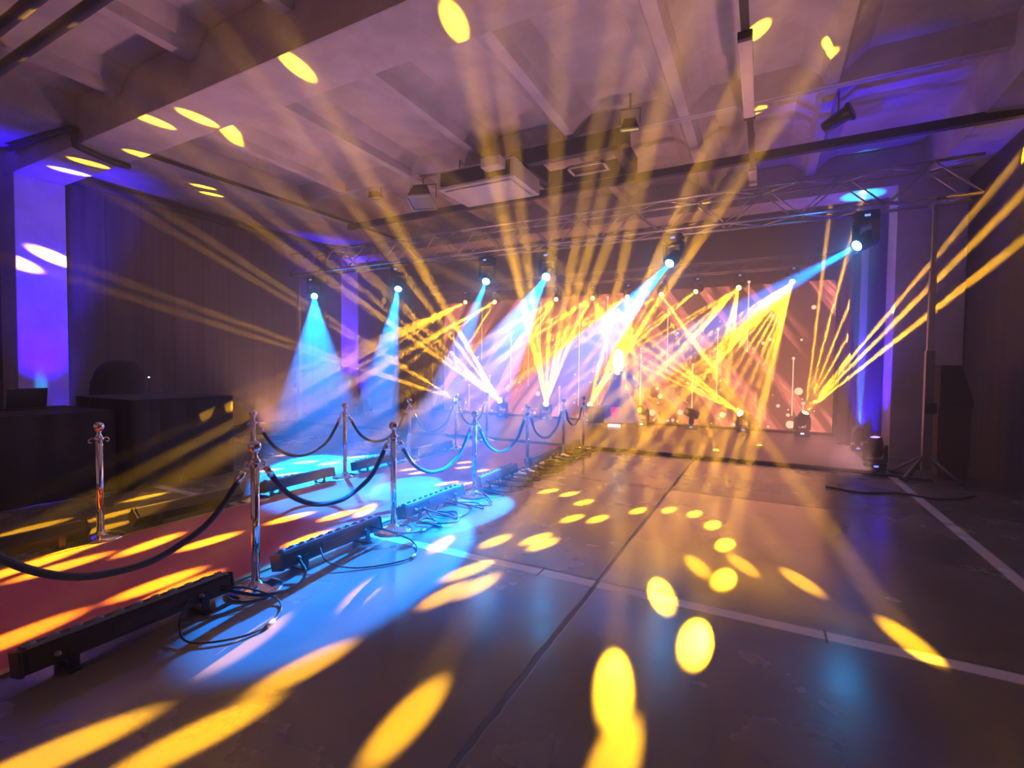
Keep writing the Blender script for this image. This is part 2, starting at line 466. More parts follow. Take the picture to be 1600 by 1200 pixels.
# ---------------------------------------------------------------- strip light over the floor
t = thing('strip_light', 'long narrow strip light hanging under the ceiling ribs', 'light fixture', (-0.22, 6.6, 4.5))
MB().box((0, 0, 0.05), (0.07, 4.4, 0.05), bevel=0.008).build('trunking', pipe_dark, t)
tube_mat = solid('tube_plastic', (0.62, 0.58, 0.6), 0.2)
for yc, L in ((-0.95, 1.5), (1.85, 0.7)):
    MB().box((0, yc, 0.0), (0.12, L, 0.07), bevel=0.02).build('diffuser', tube_mat, t)
for yc in (-1.72, -0.18):
    MB().box((0, yc, 0.0), (0.125, 0.05, 0.075), bevel=0.01).build('end_cap', pipe_dark, t)
for yc in (-1.9, 0.2, 2.1):
    MB().tube([(0, yc, 0.07), (0, yc, 0.79)], 0.006, 6).build('hanger', steel_dull, t)

# ---------------------------------------------------------------- ventilation unit, vents and floodlights
t = thing('ceiling_unit', 'boxy cream ceiling unit with dark grille above the hall', 'air conditioner', (-4.2, 7.15, 4.45))
MB().box((0, 0, 0.16), (1.45, 0.95, 0.3), bevel=0.02).build('housing', cream_paint, t)
MB().box((0, -0.485, 0.16), (1.3, 0.02, 0.22)).build('grille', black_metal, t)
MB().box((0, 0, -0.005), (1.25, 0.8, 0.02), bevel=0.006).build('bottom_panel', cream_paint, t)
MB().box((0.42, -0.6, 0.2), (0.34, 0.2, 0.14), bevel=0.01).build('junction_box', cream_paint, t)
for sx in (-0.6, 0.6):
    MB().tube([(sx, 0, 0.3), (sx, 0, 0.86)], 0.012, 6).build('hanger', steel_dull, t)
t = thing('ventilation_duct', 'dark rectangular duct with a grille beside the ceiling unit', 'duct', (-2.75, 7.45, 4.72))
b = MB()
b.box((0, -0.42, 0.13), (1.9, 0.14, 0.24)); b.box((0.75, 0.05, 0.13), (0.16, 1.1, 0.24)); b.box((-0.75, 0.05, 0.13), (0.16, 1.1, 0.24)); b.box((0, 0.55, 0.13), (1.66, 0.12, 0.24))
b.build('duct_body', pipe_dark, t)
b = MB(); b.box((0.15, 0.3, 0.02), (0.62, 0.04, 0.03)); b.box((0.15, -0.02, 0.02), (0.62, 0.04, 0.03)); b.box((-0.14, 0.14, 0.02), (0.04, 0.36, 0.03)); b.box((0.44, 0.14, 0.02), (0.04, 0.36, 0.03))
b.build('grille_frame', cream_paint, t)
MB().box((0.15, 0.14, 0.05), (0.56, 0.3, 0.02)).build('grille', black_metal, t)
MB().tube([(-0.6, 0.05, 0.2), (-0.6, 0.05, 0.6)], 0.012, 6).build('hanger', steel_dull, t)
MB().tube([(0.6, 0.05, 0.2), (0.6, 0.05, 0.6)], 0.012, 6).build('hanger', steel_dull, t)

def floodlight(loc, rz, tilt, sc, label, glass):
    t = thing('floodlight', label, 'floodlight', loc, rz)
    M = Matrix.Rotation(tilt, 4, 'X') @ Matrix.Scale(sc, 4)
    me = MB().prism([(-0.12, 0.0), (0.12, 0.0), (0.2, -0.2), (-0.2, -0.2)], 1, -0.16, 0.16).mesh('housing', black_metal)
    link(me, 'housing', t, M)
    b = MB(); 
    for sx in (-1, 1): b.box((sx * 0.2, 0, -0.205), (0.03, 0.36, 0.03))
    for sy in (-1, 1): b.box((0, sy * 0.165, -0.205), (0.42, 0.03, 0.03))
    link(b.mesh('lens_frame', aluminium), 'lens_frame', t, M)
    link(MB().box((0, 0, -0.2), (0.36, 0.29, 0.012)).mesh('glass', glass), 'glass', t, M)
    b = MB(); b.tube([(-0.22 * sc, 0, -0.1 * sc), (-0.22 * sc, 0, 0.14), (0.22 * sc, 0, 0.14), (0.22 * sc, 0, -0.1 * sc)], 0.012, 6); b.tube([(0, 0, 0.14), (0, 0, 0.36)], 0.015, 6)
    b.build('bracket', steel_dull, t)
warm_glass = solid('warm_lamp_glass', (0.7, 0.65, 0.3), 0.3, emit=(0.75, 0.7, 0.12), estr=0.55)
floodlight((-5.75, 7.35, 4.78), 0.3, -0.35, 1.15, 'large black hanging floodlight left of the ceiling unit', lens_glass)
floodlight((-1.72, 6.75, 4.95), 0.2, 0.3, 0.62, 'small floodlight with a glowing yellowish glass near the duct', warm_glass)
floodlight((-6.9, 7.3, 4.95), 0.2, 0.2, 0.6, 'small grey floodlight at the left of the black one', lens_glass)
t = thing('ceiling_spotlight', 'dark round spotlight on the ceiling before the blue patch', 'spotlight', (0.78, 7.6, 4.78))
M = Matrix.Rotation(1.25, 4, 'Y') @ Matrix.Rotation(0.4, 4, 'X')
me = MB().lathe([(0, -0.2), (0.07, -0.18), (0.085, -0.05), (0.09, 0.1), (0.12, 0.13), (0.12, 0.16), (0.1, 0.165), (0.0, 0.15)], 20).mesh('can', black_metal); link(me, 'can', t, M)
MB().tube([(0, 0, 0.0), (0, 0, 0.52)], 0.012, 6).build('stem', steel_dull, t)

# ---------------------------------------------------------------- stage platform and masking
stage_mat = concrete('stage_carpet', (0.21, 0.13, 0.145), 2.0, 0.45)
t = thing('stage', 'low wide grey stage platform in front of the screen', 'stage', (-4.4, 10.9, 0))
MB().box((-0.55, 0.05, 0.025), (12.9, 4.5, 0.05)).build('deck', stage_mat, t)
MB().box((-0.55, -2.215, 0.02), (12.9, 0.03, 0.04)).build('front_edge', rubber, t)

t = thing('masking_flat', 'black masking flat closing the right side of the screen', 'stage drape', (1.52, 12.15, 0.05))
MB().box((0, 0, 1.85), (0.06, 1.5, 3.7)).build('cloth_panel', black_cloth, t)
MB().box((0, -0.72, 0.03), (0.4, 0.06, 0.04)).build('foot', steel_dull, t)
t = thing('support_post', 'pale upright post at the right edge of the stage', 'post', (1.67, 11.35, 0.05))
MB().box((0, 0, 1.9), (0.11, 0.09, 3.8), bevel=0.01).build('upright', cream_paint, t)
MB().box((0.12, 0.02, 0.03), (0.5, 0.3, 0.05)).build('base_plate', cream_paint, t)
# back curtain to the left of the screen
b = MB(); pts = []
n = 60
for i in range(n + 1):
    x = -11.65 + 2.3 * i / n
    pts.append((x, 13.2 + 0.05 * math.sin(i * 1.3)))
for i in range(n):
    b.quad((pts[i][0], pts[i][1], 0.02), (pts[i + 1][0], pts[i + 1][1], 0.02), (pts[i + 1][0], pts[i + 1][1], 4.6), (pts[i][0], pts[i][1], 4.6))
for f in b.bm.faces: f.smooth = True
bmesh.ops.remove_doubles(b.bm, verts=b.bm.verts, dist=1e-4)
o = b.build('stage_curtain', solid('dark_blue_cloth', (0.05, 0.05, 0.09), 0.9, bump=0.3))
md = o.modifiers.new('thickness', 'SOLIDIFY'); md.thickness = 0.012
tag(o, 'dark pleated curtain on the back wall left of the screen', 'curtain')

# ---------------------------------------------------------------- LED screen
def screen_mat():
    m, nt, b = new_mat('led_picture')
    tc = nt.nodes.new('ShaderNodeTexCoord'); sx = nt.nodes.new('ShaderNodeSeparateXYZ')
    nt.links.new(tc.outputs['Object'], sx.inputs[0])
    X, Z = sx.outputs['X'], sx.outputs['Z']
    ax = mth(nt, 'ABSOLUTE', X)
    s = mth(nt, 'ADD', ax, mth(nt, 'MULTIPLY', Z, 0.72))
    side = mth(nt, 'MULTIPLY', mth(nt, 'SIGN', X), 3.0)
    cb = nt.nodes.new('ShaderNodeCombineXYZ')
    nt.links.new(s, cb.inputs[0]); nt.links.new(side, cb.inputs[1])
    nt.links.new(mth(nt, 'MULTIPLY', Z, 0.12), cb.inputs[2])
    wide = mapr(nt, noise(nt, cb.outputs[0], 2.3, 1.5, 0.4), 0.47, 0.58)
    fine = mapr(nt, noise(nt, cb.outputs[0], 17, 3, 0.7), 0.46, 0.66)
    line = mapr(nt, noise(nt, cb.outputs[0], 42, 2, 0.6), 0.66, 0.74)
    st = mth(nt, 'MULTIPLY', wide, mapr(nt, fine, 0, 1, 0.35, 1.0, False))
    st = mth(nt, 'ADD', st, mth(nt, 'MULTIPLY', line, 0.35), clamp=True)
    glow = mapr(nt, Z, 0.2, 3.4, 1.0, 0.55)
    basec = mixc(nt, mapr(nt, Z, 0.0, 3.4), (0.20, 0.05, 0.022, 1), (0.06, 0.018, 0.014, 1))
    ctr = mapr(nt, ax, 0.2, 3.6, 1.0, 0.0)
    basec = mixc(nt, mth(nt, 'MULTIPLY', ctr, 0.5), basec, (0.36, 0.11, 0.04, 1))
    c = mixc(nt, mth(nt, 'MULTIPLY', st, 1.0), basec, (1.0, 0.24, 0.15, 1))
    b.inputs['Base Color'].default_value = (0.01, 0.01, 0.01, 1)
    b.inputs['Roughness'].default_value = 0.6
    nt.links.new(c, b.inputs['Emission Color'])
    b.inputs['Emission Strength'].default_value = 2.1
    m.cycles.emission_sampling = 'NONE'
    return m
t = thing('led_screen', 'wide LED video wall showing orange diagonal rays', 'screen', (-3.92, 12.95, 0.05))
MB().box((0, 0.06, 1.76), (10.68, 0.12, 3.5)).build('cabinet', black_plastic, t)
MB().box((0, -0.004, 0.0), (10.7, 0.14, 0.1)).build('plinth', black_metal, t)
b = MB()
b.quad((-5.32, -0.006, 0.06), (5.32, -0.006, 0.06), (5.32, -0.006, 3.5), (-5.32, -0.006, 3.5))
spark = solid('led_sparks', (0, 0, 0), 0.6, emit=(1.0, 0.62, 0.36), estr=1.9)
def disc(b, x, z, r, y, n=12):
    f = b.bm.faces.new([b.bm.verts.new((x + r * math.cos(2 * PI * k / n), y, z + r * math.sin(2 * PI * k / n))) for k in range(n)])
    f.material_index = b.mi
b.mi = 1
rods = [(-0.70, 3.26, 0.4), (1.03, 1.99, 0.5), (2.33, 1.58, 0.3), (3.56, 3.57, 1.9), (4.53, 1.74, 0.4), (-1.28, 0.91, 0.1), (-2.87, 2.41, 1.0), (-2.28, 2.78, 0.9), (3.39, 0.5, 0.08),
        (-3.6, 1.2, 0.1), (-4.35, 0.9, 0.1), (-4.95, 2.9, 1.6), (-3.9, 3.3, 1.7), (0.1, 3.4, 1.6), (1.7, 3.0, 1.4), (2.9, 2.45, 0.7), (-1.9, 3.35, 1.2), (4.75, 0.7, 0.1), (0.35, 1.1, 0.15), (-0.15, 0.75, 0.1)]
for (x, z1, z0) in rods:
    b.quad((x - 0.011, -0.008, z0), (x + 0.011, -0.008, z0), (x + 0.011, -0.008, z1), (x - 0.011, -0.008, z1))
    disc(b, x, z1, 0.035, -0.010)
rnd = random.Random(3)
for k in range(120):
    x = rnd.uniform(-5.1, 5.1); z = 0.12 + 2.6 * rnd.random() ** 2.2
    disc(b, x, z, rnd.choice([0.015, 0.015, 0.02, 0.028, 0.04]), -0.012 - 0.0001 * k, 10)
for (x, z, r) in ((4.65, 0.98, 0.085), (4.5, 0.2, 0.09), (3.05, 0.35, 0.07), (2.05, 0.36, 0.07), (1.35, 0.32, 0.08), (1.55, 0.75, 0.06), (-4.85, 0.4, 0.06), (-3.2, 0.5, 0.06), (-1.95, 0.7, 0.07), (4.9, 2.9, 0.05), (3.9, 2.1, 0.04)):
    disc(b, x, z, r, -0.03, 16)
b.build('display_face', [screen_mat(), spark], t)

# ---------------------------------------------------------------- red carpet
def carpet_mat():
    m, nt, b = new_mat('red_carpet')
    v = ocoord(nt); n1 = noise(nt, v, 2.0, 5); n2 = noise(nt, v, 120, 2)
    c = mixc(nt, n1, (0.55, 0.022, 0.03, 1), (0.7, 0.04, 0.045, 1))
    c = mixc(nt, mapr(nt, n2, 0.4, 0.7, 0, 0.4), c, (0.4, 0.012, 0.018, 1))
    nt.links.new(c, b.inputs['Base Color']); b.inputs['Roughness'].default_value = 0.9
    b.inputs['Sheen Weight'].default_value = 0.3
    bn = nt.nodes.new('ShaderNodeBump'); bn.inputs['Strength'].default_value = 0.5; bn.inputs['Distance'].default_value = 0.003
    nt.links.new(n2, bn.inputs['Height']); nt.links.new(bn.outputs[0], b.inputs['Normal'])
    return m
t = thing('red_carpet', 'long red carpet runner between the two rope lines', 'carpet', (-4.05, 3.1, 0))
MB().box((0, 0, 0.006), (1.62, 11.0, 0.012)).build('pile', carpet_mat(), t)
gold = solid('gold_tape', (0.55, 0.33, 0.1), 0.5)
for sx in (-0.84, 0.84):
    MB().box((sx, 0, 0.007), (0.05, 11.0, 0.014)).build('edge_tape', gold, t)

# ---------------------------------------------------------------- stanchions
def make_stanchion(label, loc, group):
    t = thing('rope_stanchion', label, 'stanchion', loc, 0, group)
    MB().lathe([(0, 0.0), (0.165, 0.0), (0.168, 0.012), (0.16, 0.02), (0.12, 0.032), (0.06, 0.045), (0.035, 0.055), (0.03, 0.07), (0, 0.07)], 40).build('base', chrome, t)
    MB().lathe([(0.0, 0.06), (0.026, 0.06), (0.026, 0.855), (0.0, 0.855)], 24).build('post', chrome, t)
    c = MB().lathe([(0.0, 0.85), (0.034, 0.85), (0.037, 0.86), (0.034, 0.872), (0.024, 0.885), (0.016, 0.905), (0.015, 0.915), (0.022, 0.928), (0.0, 0.928)], 24)
    c.build('collar', chrome, t)
    MB().lathe([(0, 0.922), (0.018, 0.925), (0.032, 0.938), (0.040, 0.96), (0.038, 0.98), (0.026, 0.997), (0.0, 1.005)], 24).build('finial', chrome, t)
    for sg in (-1, 1):
        pts = [(0, sg * 0.028, 0.862), (0, sg * 0.05, 0.87), (0, sg * 0.066, 0.862), (0, sg * 0.072, 0.845), (0, sg * 0.066, 0.832), (0, sg * 0.052, 0.836)]
        MB().tube(pts, 0.0055, 8).build('hook', chrome, t)
    return t

def rope(x, y0, y1, low, label, group):
    za = 0.835; ya = y0 + 0.066; yb = y1 - 0.066
    n = 28; pts = []
    for i in range(n + 1):
        u = i / n; k = 4.2
        # catenary-like sag
        s = (math.cosh(k * (u - 0.5)) - 1) / (math.cosh(k * 0.5) - 1)
        pts.append((0.006 * math.sin(i * 0.9), ya + (yb - ya) * u, low + (za - low) * s))
    P0, P1 = Vector(pts[1]), Vector(pts[-2])
    t = thing('barrier_rope', label, 'rope', (x, 0, 0), 0, group)
    MB().tube(pts[1:-1], 0.019, 10).build('cord', navy_rope, t)
    for a, q in ((Vector(pts[0]), P0), (Vector(pts[-1]), P1)):
        d = (q - a).normalized()
        b = MB()
        b.tube([a, a + d * 0.03], 0.006, 8)
        b.tube([a + d * 0.025, a + d * 0.03, q + d * 0.015], [0.012, 0.022, 0.022], 12)
        b.build('end_hook', chrome, t)
    return t

near_y = [0.62, 2.03, 3.38, 4.77, 6.2, 7.6, 8.62]
near_lab = ['chrome rope stanchion nearest the camera beyond the left frame edge',
            'large chrome rope stanchion between the two nearest light bars',
            'chrome rope stanchion at the far end of the second light bar',
            'chrome rope stanchion beside the tangle of cables in blue light',
            'chrome rope stanchion where the carpet meets the dark cables, third from the stage',
            'chrome rope stanchion second from the stage on the near side of the carpet',
            'last chrome rope stanchion at the stage corner on the near side']
GN = 'rope stanchions on the near side of the carpet'; GF = 'rope stanchions on the far side of the carpet'
st0 = make_stanchion(near_lab[1], (-2.97, near_y[1], 0), GN)
for i, y in enumerate(near_y):
    if i == 1: continue
    dup(st0, (-2.97, y, 0), 0, near_lab[i], GN)
far_y = [2.0, 3.4, 4.72, 6.06, 7.38, 8.5]
far_lab = ['chrome stanchion without ropes in front of the black draped booth',
           'far side chrome stanchion showing just behind the large near stanchion',
           'far side chrome stanchion standing in the first blue beam',
           'far side chrome stanchion between the two left blue beams',
           'thin far side chrome stanchion before the left end of the screen',
           'last far side chrome stanchion by the stage edge']
for i, y in enumerate(far_y):
    dup(st0, (-5.0, y, 0), 0.0, far_lab[i], GF)
rl = ['thick dark rope sagging across the left foreground over the carpet',
      'dark navy rope from the large stanchion over the second light bar',
      'dark navy rope in front of the white blue light patch on the carpet',
      'dark navy rope over the middle of the carpet, left of the dark cables',
      'dark rope second from the stage on the near side',
      'short dark rope at the stage end of the near side']
for i in range(6):
    rope(-2.97, near_y[i], near_y[i + 1], [0.41, 0.43, 0.42, 0.42, 0.42, 0.5][i], rl[i], 'ropes on the near side of the carpet')
fl = ['dark rope across the first blue beam on the far side', 'dark rope behind the near rope right of the first blue beam', 'faint dark rope on the far side beneath the third blue beam', 'dark far side rope nearest the stage']
for i in range(1, 5):
    rope(-5.0, far_y[i], far_y[i + 1], 0.4, fl[i - 1], 'ropes on the far side of the carpet')

# ---------------------------------------------------------------- LED light bars on the floor
def make_bar(label, loc, rz, L, roll, group):
    t = thing('led_bar', label, 'light bar', loc, rz, group)
    Rr = Matrix.Translation((0, 0, 0.105)) @ Matrix.Rotation(roll, 4, 'Y')
    link(MB().box((0, 0, 0), (0.12, L, 0.115), bevel=0.02).mesh('housing', black_metal), 'housing', t, Rr)
    b = MB()
    for s in (-1, 1): b.box((s * 0.046, 0, 0.06), (0.014, L * 0.96, 0.018), bevel=0.004)
    link(b.mesh('cooling_rail', steel_dull), 'cooling_rail', t, Rr)
    me = MB().lathe([(0, 0.0), (0.026, 0.0), (0.027, 0.012), (0.02, 0.022), (0.0, 0.026)], 14).mesh('lens', lens_glass)
    n = int(L / 0.083)
    for k in range(n):
        M = Rr @ Matrix.Translation((0, -L / 2 + (k + 0.5) * L / n, 0.057))
        link(me, 'lens', t, M)
    for s in (-1, 1):
        link(MB().box((0, s * (L / 2 + 0.006), 0), (0.126, 0.014, 0.121), bevel=0.004).mesh('end_cap', black_plastic), 'end_cap', t, Rr)
        b = MB()
        b.box((0, s * L * 0.32, 0.008), (0.2, 0.045, 0.012), bevel=0.003)
        b.box((0.075, s * L * 0.32, 0.06), (0.008, 0.045, 0.11)); b.box((-0.075, s * L * 0.32, 0.06), (0.008, 0.045, 0.11))
        b.build('bracket', black_metal, t)
    for s in (-0.38, 0.3):
        M = Rr @ Matrix.Translation((0.043, s * L, -0.01)) @ Matrix.Translation((0.018, 0, 0)) @ Matrix.Rotation(PI / 2, 4, 'Y')
        link(MB().lathe([(0, 0), (0.014, 0), (0.014, 0.012), (0.009, 0.014), (0.009, 0.03), (0, 0.03)], 12).mesh('socket', steel_dull), 'socket', t, M)
    b = MB(); b.box((0.062, 0, 0.005), (0.006, L * 0.3, 0.04), bevel=0.003)
    link(b.mesh('control_panel', black_plastic), 'control_panel', t, Rr)
    return t
bars = [(-3.03, 1.38, 0.98, 'large black LED bar in the bottom left corner along the red carpet'),
        (-3.02, 2.72, 0.98, 'black LED bar with a blue lit top between the two nearest stanchions'),
        (-3.03, 4.06, 0.98, 'LED bar in full blue light right of the second near stanchion'),
        (-3.05, 5.45, 0.95, 'LED bar among tangled cables in front of the carpet edge'),
        (-3.05, 6.9, 0.95, 'dark LED bar half hidden by cables toward the stage'),
        (-3.05, 8.1, 0.8, 'last LED bar on the near side beside the stage')]
for x, y, L, lab in bars: make_bar(lab, (x, y, 0.0), 0.0, L, -0.25, 'light bars along the near carpet edge')
fb = [(-5.04, 1.42, 0.98, 'LED bar at the left frame edge beyond the red carpet'),
      (-5.03, 2.75, 0.98, 'LED bar with a row of round lenses right of the ropeless stanchion'),
      (-5.03, 4.02, 0.98, 'far side LED bar with its top glaring white in blue light'),
      (-5.03, 5.4, 0.95, 'far side LED bar left of the white light patch'),
      (-5.03, 6.75, 0.95, 'far side LED bar beyond the third far stanchion')]
for x, y, L, lab in fb: make_bar(lab, (x, y, 0.0), PI, L, 0.9 if y < 3.4 else 0.2, 'light bars along the far carpet edge')

# cables lying beside the near bars
cable_mat = solid('cable_rubber', (0.008, 0.008, 0.009), 0.6, spec=0.3)
def spline(pts, n=6):
    P = [Vector(p) for p in pts]; P = [P[0] * 2 - P[1]] + P + [P[-1] * 2 - P[-2]]
    out = []
    for i in range(1, len(P) - 2):
        for k in range(n):
            t = k / n
            out.append(0.5 * ((2 * P[i]) + (P[i + 1] - P[i - 1]) * t + (2 * P[i - 1] - 5 * P[i] + 4 * P[i + 1] - P[i + 2]) * t * t + (3 * P[i] - P[i - 1] - 3 * P[i + 1] + P[i + 2]) * t ** 3))
    out.append(P[-2]); return out
def cable(pts, r, label, group, plug=None):
    t = thing('power_cable', label, 'cable', (0, 0, 0), 0, group)
    s = spline(pts)
    MB().tube(s, r, 7).build('cord', cable_mat, t)
    if plug:
        b = MB(); i = int(len(s) * plug); a = s[i]; d = (s[i + 1] - s[i]).normalized()
        b.tube([a - d * 0.035, a - d * 0.03, a + d * 0.03, a + d * 0.035], [0.008, 0.014, 0.014, 0.008], 10)
        b.build('connector', brass_tip, t)
    return t
GC = 'cables beside the near light bars'
cable([(-2.98, 1.62, 0.12), (-2.86, 1.5, 0.06), (-2.68, 1.45, 0.02), (-2.5, 1.62, 0.014), (-2.5, 1.82, 0.012), (-2.66, 1.98, 0.014), (-2.83, 1.92, 0.08), (-2.98, 1.8, 0.12)], 0.006, 'black cable loop on the floor beside the corner light bar', GC, 0.55)
cable([(-2.97, 2.55, 0.12), (-2.82, 2.5, 0.05), (-2.62, 2.6, 0.012), (-2.42, 2.86, 0.012), (-2.44, 3.06, 0.012), (-2.62, 3.2, 0.03), (-2.82, 3.13, 0.1), (-2.97, 3.08, 0.13)], 0.006, 'black cable loop beside the blue topped light bar', GC, 0.5)
cable([(-2.97, 1.8, 0.1), (-2.8, 1.95, 0.04), (-2.74, 2.15, 0.02), (-2.82, 2.3, 0.05), (-2.96, 2.35, 0.11)], 0.011, 'thick black cable curling round the base of the large stanchion', GC)
cable([(-2.97, 3.1, 0.12), (-2.8, 3.25, 0.05), (-2.72, 3.45, 0.014), (-2.74, 3.7, 0.014), (-2.9, 3.8, 0.06), (-2.98, 3.85, 0.1)], 0.008, 'black cable joining the second and third light bars', GC, 0.45)
rc = random.Random(11)
spots = [('thin cable coiled in the blue light before the third light bar', 3.75), ('looping cable under the third light bar near its middle', 4.05), ('cable tangle strand beside the blue lit stanchion base', 4.45), ('black cable strand right of the blue lit stanchion', 5.0), ('black cable strand crossing the carpet edge tape', 5.4), ('cable strand piled before the fourth light bar', 5.75), ('dark cable curling on the concrete past the fourth bar', 6.15), ('dark cable strand near the fourth near stanchion', 6.7), ('dark cable strand piled toward the stage', 7.3), ('dark cable strand at the foot of the stage corner stanchion', 8.1)]
for lab, y in spots:
    pts = [(-2.98, y - 0.25, 0.1)]; x = -2.86; yy = y - 0.2
    for k in range(9):
        a = k * 1.15 + rc.random()
        pts.append((-2.8 + 0.16 * math.cos(a) + rc.uniform(-0.03, 0.1), yy + 0.06 * k + 0.13 * math.sin(a), 0.012 + 0.02 * rc.random()))
    pts.append((-2.97, y + 0.35, 0.09))
    cable(pts, rc.choice([0.006, 0.008, 0.01]), lab, GC, 0.5 if rc.random() < 0.7 else None)
heap = [w + ' black cable strand in the heap between carpet and concrete, ' + q for w, q in zip(['first', 'second', 'third', 'fourth', 'fifth', 'sixth', 'seventh', 'seventh', 'sixth', 'fifth', 'fourth', 'third', 'second', 'first'], ['counted from the camera'] * 7 + ['counted from the stage'] * 7)]
for k in range(14):
    y = 4.9 + k * 0.28
    cable([(-3.0 + rc.uniform(-0.05, 0.03), y, 0.06), (-2.8 + rc.uniform(-0.05, 0.12), y + 0.1, 0.03), (-2.72 + rc.uniform(-0.1, 0.12), y + 0.3, 0.02), (-2.9, y + 0.45 + rc.uniform(-0.1, 0.2), 0.04)], 0.012, heap[k], 'cable heap at the carpet edge')
cable([(-2.6, 8.6, 0.02), (-1.5, 8.63, 0.014), (0.2, 8.62, 0.014), (1.6, 8.6, 0.014), (2.1, 8.5, 0.014)], 0.014, 'long black cable lying along the front edge of the stage', 'stage front cable')
cable([(0.75, 7.35, 0.014), (1.1, 7.2, 0.014), (1.5, 7.4, 0.014), (1.9, 7.3, 0.014), (2.3, 7.7, 0.014)], 0.012, 'dark cable on the floor before the right stage corner', 'right corner cable')
cable([(1.55, 8.9, 0.06), (1.9, 8.8, 0.02), (2.05, 9.3, 0.014), (2.4, 9.9, 0.014), (2.8, 10.0, 0.014)], 0.012, 'dark cable running from the corner uplight to the pillar', 'right corner cables')

# ---------------------------------------------------------------- moving head lamps
mh = {}
def head_meshes():
    b = MB(); b.box((0, 0, 0.07), (0.3, 0.24, 0.14), bevel=0.02)
    for sx in (-1, 1): b.box((sx * 0.155, 0, 0.075), (0.02, 0.12, 0.05), bevel=0.008)
    mh['base'] = b.mesh('base', black_plastic)
    b = MB(); b.box((0, 0, 0.17), (0.29, 0.1, 0.045), bevel=0.012)
    for sx in (-1, 1): b.prism([(-0.055, 0.15), (0.055, 0.15), (0.045, 0.42), (0.02, 0.46), (-0.02, 0.46), (-0.045, 0.42)], 0, sx * 0.155 - 0.022, sx * 0.155 + 0.022)
    mh['yoke'] = b.mesh('yoke', black_plastic)
    b = MB(); b.lathe([(0, -0.19), (0.07, -0.19), (0.1, -0.16), (0.112, -0.08), (0.118, 0.02), (0.112, 0.1), (0.1, 0.16), (0.09, 0.185), (0.078, 0.185), (0.076, 0.165), (0.0, 0.165)], 28)
    for k in range(5): b.lathe([(0.113, -0.13 + k * 0.02), (0.122, -0.127 + k * 0.02), (0.113, -0.122 + k * 0.02)], 24)
    mh['head'] = b.mesh('head', black_plastic)
    b = MB(); b.tube([(0, 0, 0.0), (0, 0, -0.05)], 0.02, 8); b.box((0, 0, -0.075), (0.05, 0.07, 0.06), bevel=0.01)
    mh['clamp'] = b.mesh('clamp', steel_dull)
head_meshes()
def glow(name, col, s):
    return solid(name, (0.0, 0.0, 0.0), 0.3, emit=col, estr=s)
lens_yellow = glow('yellow_lens', (1.0, 0.62, 0.08), 25.0)
lens_dim = glow('dim_yellow_lens', (1.0, 0.7, 0.05), 2.0)
lens_blue = glow('blue_lens', (0.03, 0.4, 1.0), 260.0)
lens_blue.cycles.emission_sampling = 'FRONT'
lens_violet = glow('violet_lens', (0.25, 0.1, 1.0), 8.0)
disp_blue = glow('blue_display', (0.12, 0.2, 1.0), 3.0)
disp_white = glow('pale_display', (0.7, 0.75, 1.0), 4.0)
def lens_mesh(mat):
    return MB().lathe([(0.0, 0.178), (0.06, 0.174), (0.075, 0.168), (0.0, 0.1675)], 24).mesh('lens', mat)
LENS = {'y': lens_mesh(lens_yellow), 'b': lens_mesh(lens_blue), 'd': lens_mesh(lens_dim), 'v': lens_mesh(lens_violet)}
DISP = {'b': MB().box((0, -0.122, 0.075), (0.07, 0.006, 0.03)).mesh('display', disp_blue), 'w': MB().box((0, -0.122, 0.075), (0.07, 0.006, 0.03)).mesh('display', disp_white)}
def moving_head(lens_pos, d, hanging, sc, kind, label, group, disp='b', rise=None):
    d = Vector(d).normalized(); lens_pos = Vector(lens_pos)
    piv = lens_pos - d * 0.18 * sc
    s = -1 if hanging else 1
    base = piv - Vector((0, 0, s * 0.42 * sc))
    t = thing('moving_head_lamp', label, 'stage light', base, 0, group)
    a = Vector((d.y, -d.x, 0))
    a = a.normalized() if a.length > 1e-4 else Vector((1, 0, 0))
    flip = Matrix.Rotation(PI, 4, 'Y') if hanging else Matrix.Identity(4)
    sx = a * s; zz = Vector((0, 0, s)); yy = zz.cross(sx)
    Y = Matrix((sx, yy, zz)).transposed().to_4x4()
    z = d; y = z.cross(a)
    H = Matrix((a, y, z)).transposed().to_4x4()
    SC = Matrix.Scale(sc, 4)
    bo = link(mh['base'], 'base', t, SC @ flip)
    link(DISP[disp], 'display', bo)
    link(mh['yoke'], 'yoke', t, SC @ Y)
    ho = link(mh['head'], 'head', t, Matrix.Translation(piv - base) @ SC @ H)
    link(LENS[kind], 'lens', ho)
    if hanging:
        link(mh['clamp'], 'clamp', t, SC @ flip)
    return t, lens_pos + d * 0.02 * sc

YEL = (1.0, 0.47, 0.008)
top_lab = ['leftmost of the yellow hanging lamps above the screen', 'second yellow hanging lamp from the left, before the screen top corner',
           'small yellow hanging lamp behind the fourth blue beam', 'yellow hanging lamp between the fourth blue beam and the fifth',
           'bright yellow hanging lamp touching the fifth blue beam', 'brightest yellow hanging lamp over the middle of the screen',
           'yellow hanging lamp just right of the brightest one', 'yellow hanging lamp third from the right above the screen', 'white hot hanging lamp crossed by the rightmost blue beam']
bot_lab = ['leftmost floor lamp with a pale beam, behind the far stanchion', 'yellow floor lamp throwing a narrow fan to the upper left',
           'yellow floor lamp throwing an upright fan', 'yellow floor lamp throwing a fan to the right beside the costumed performer',
           'floor lamp with a faint short beam at mid stage', 'floor lamp with beams toward the upper left, second from the right', 'rightmost floor lamp throwing a wide fan to the right']

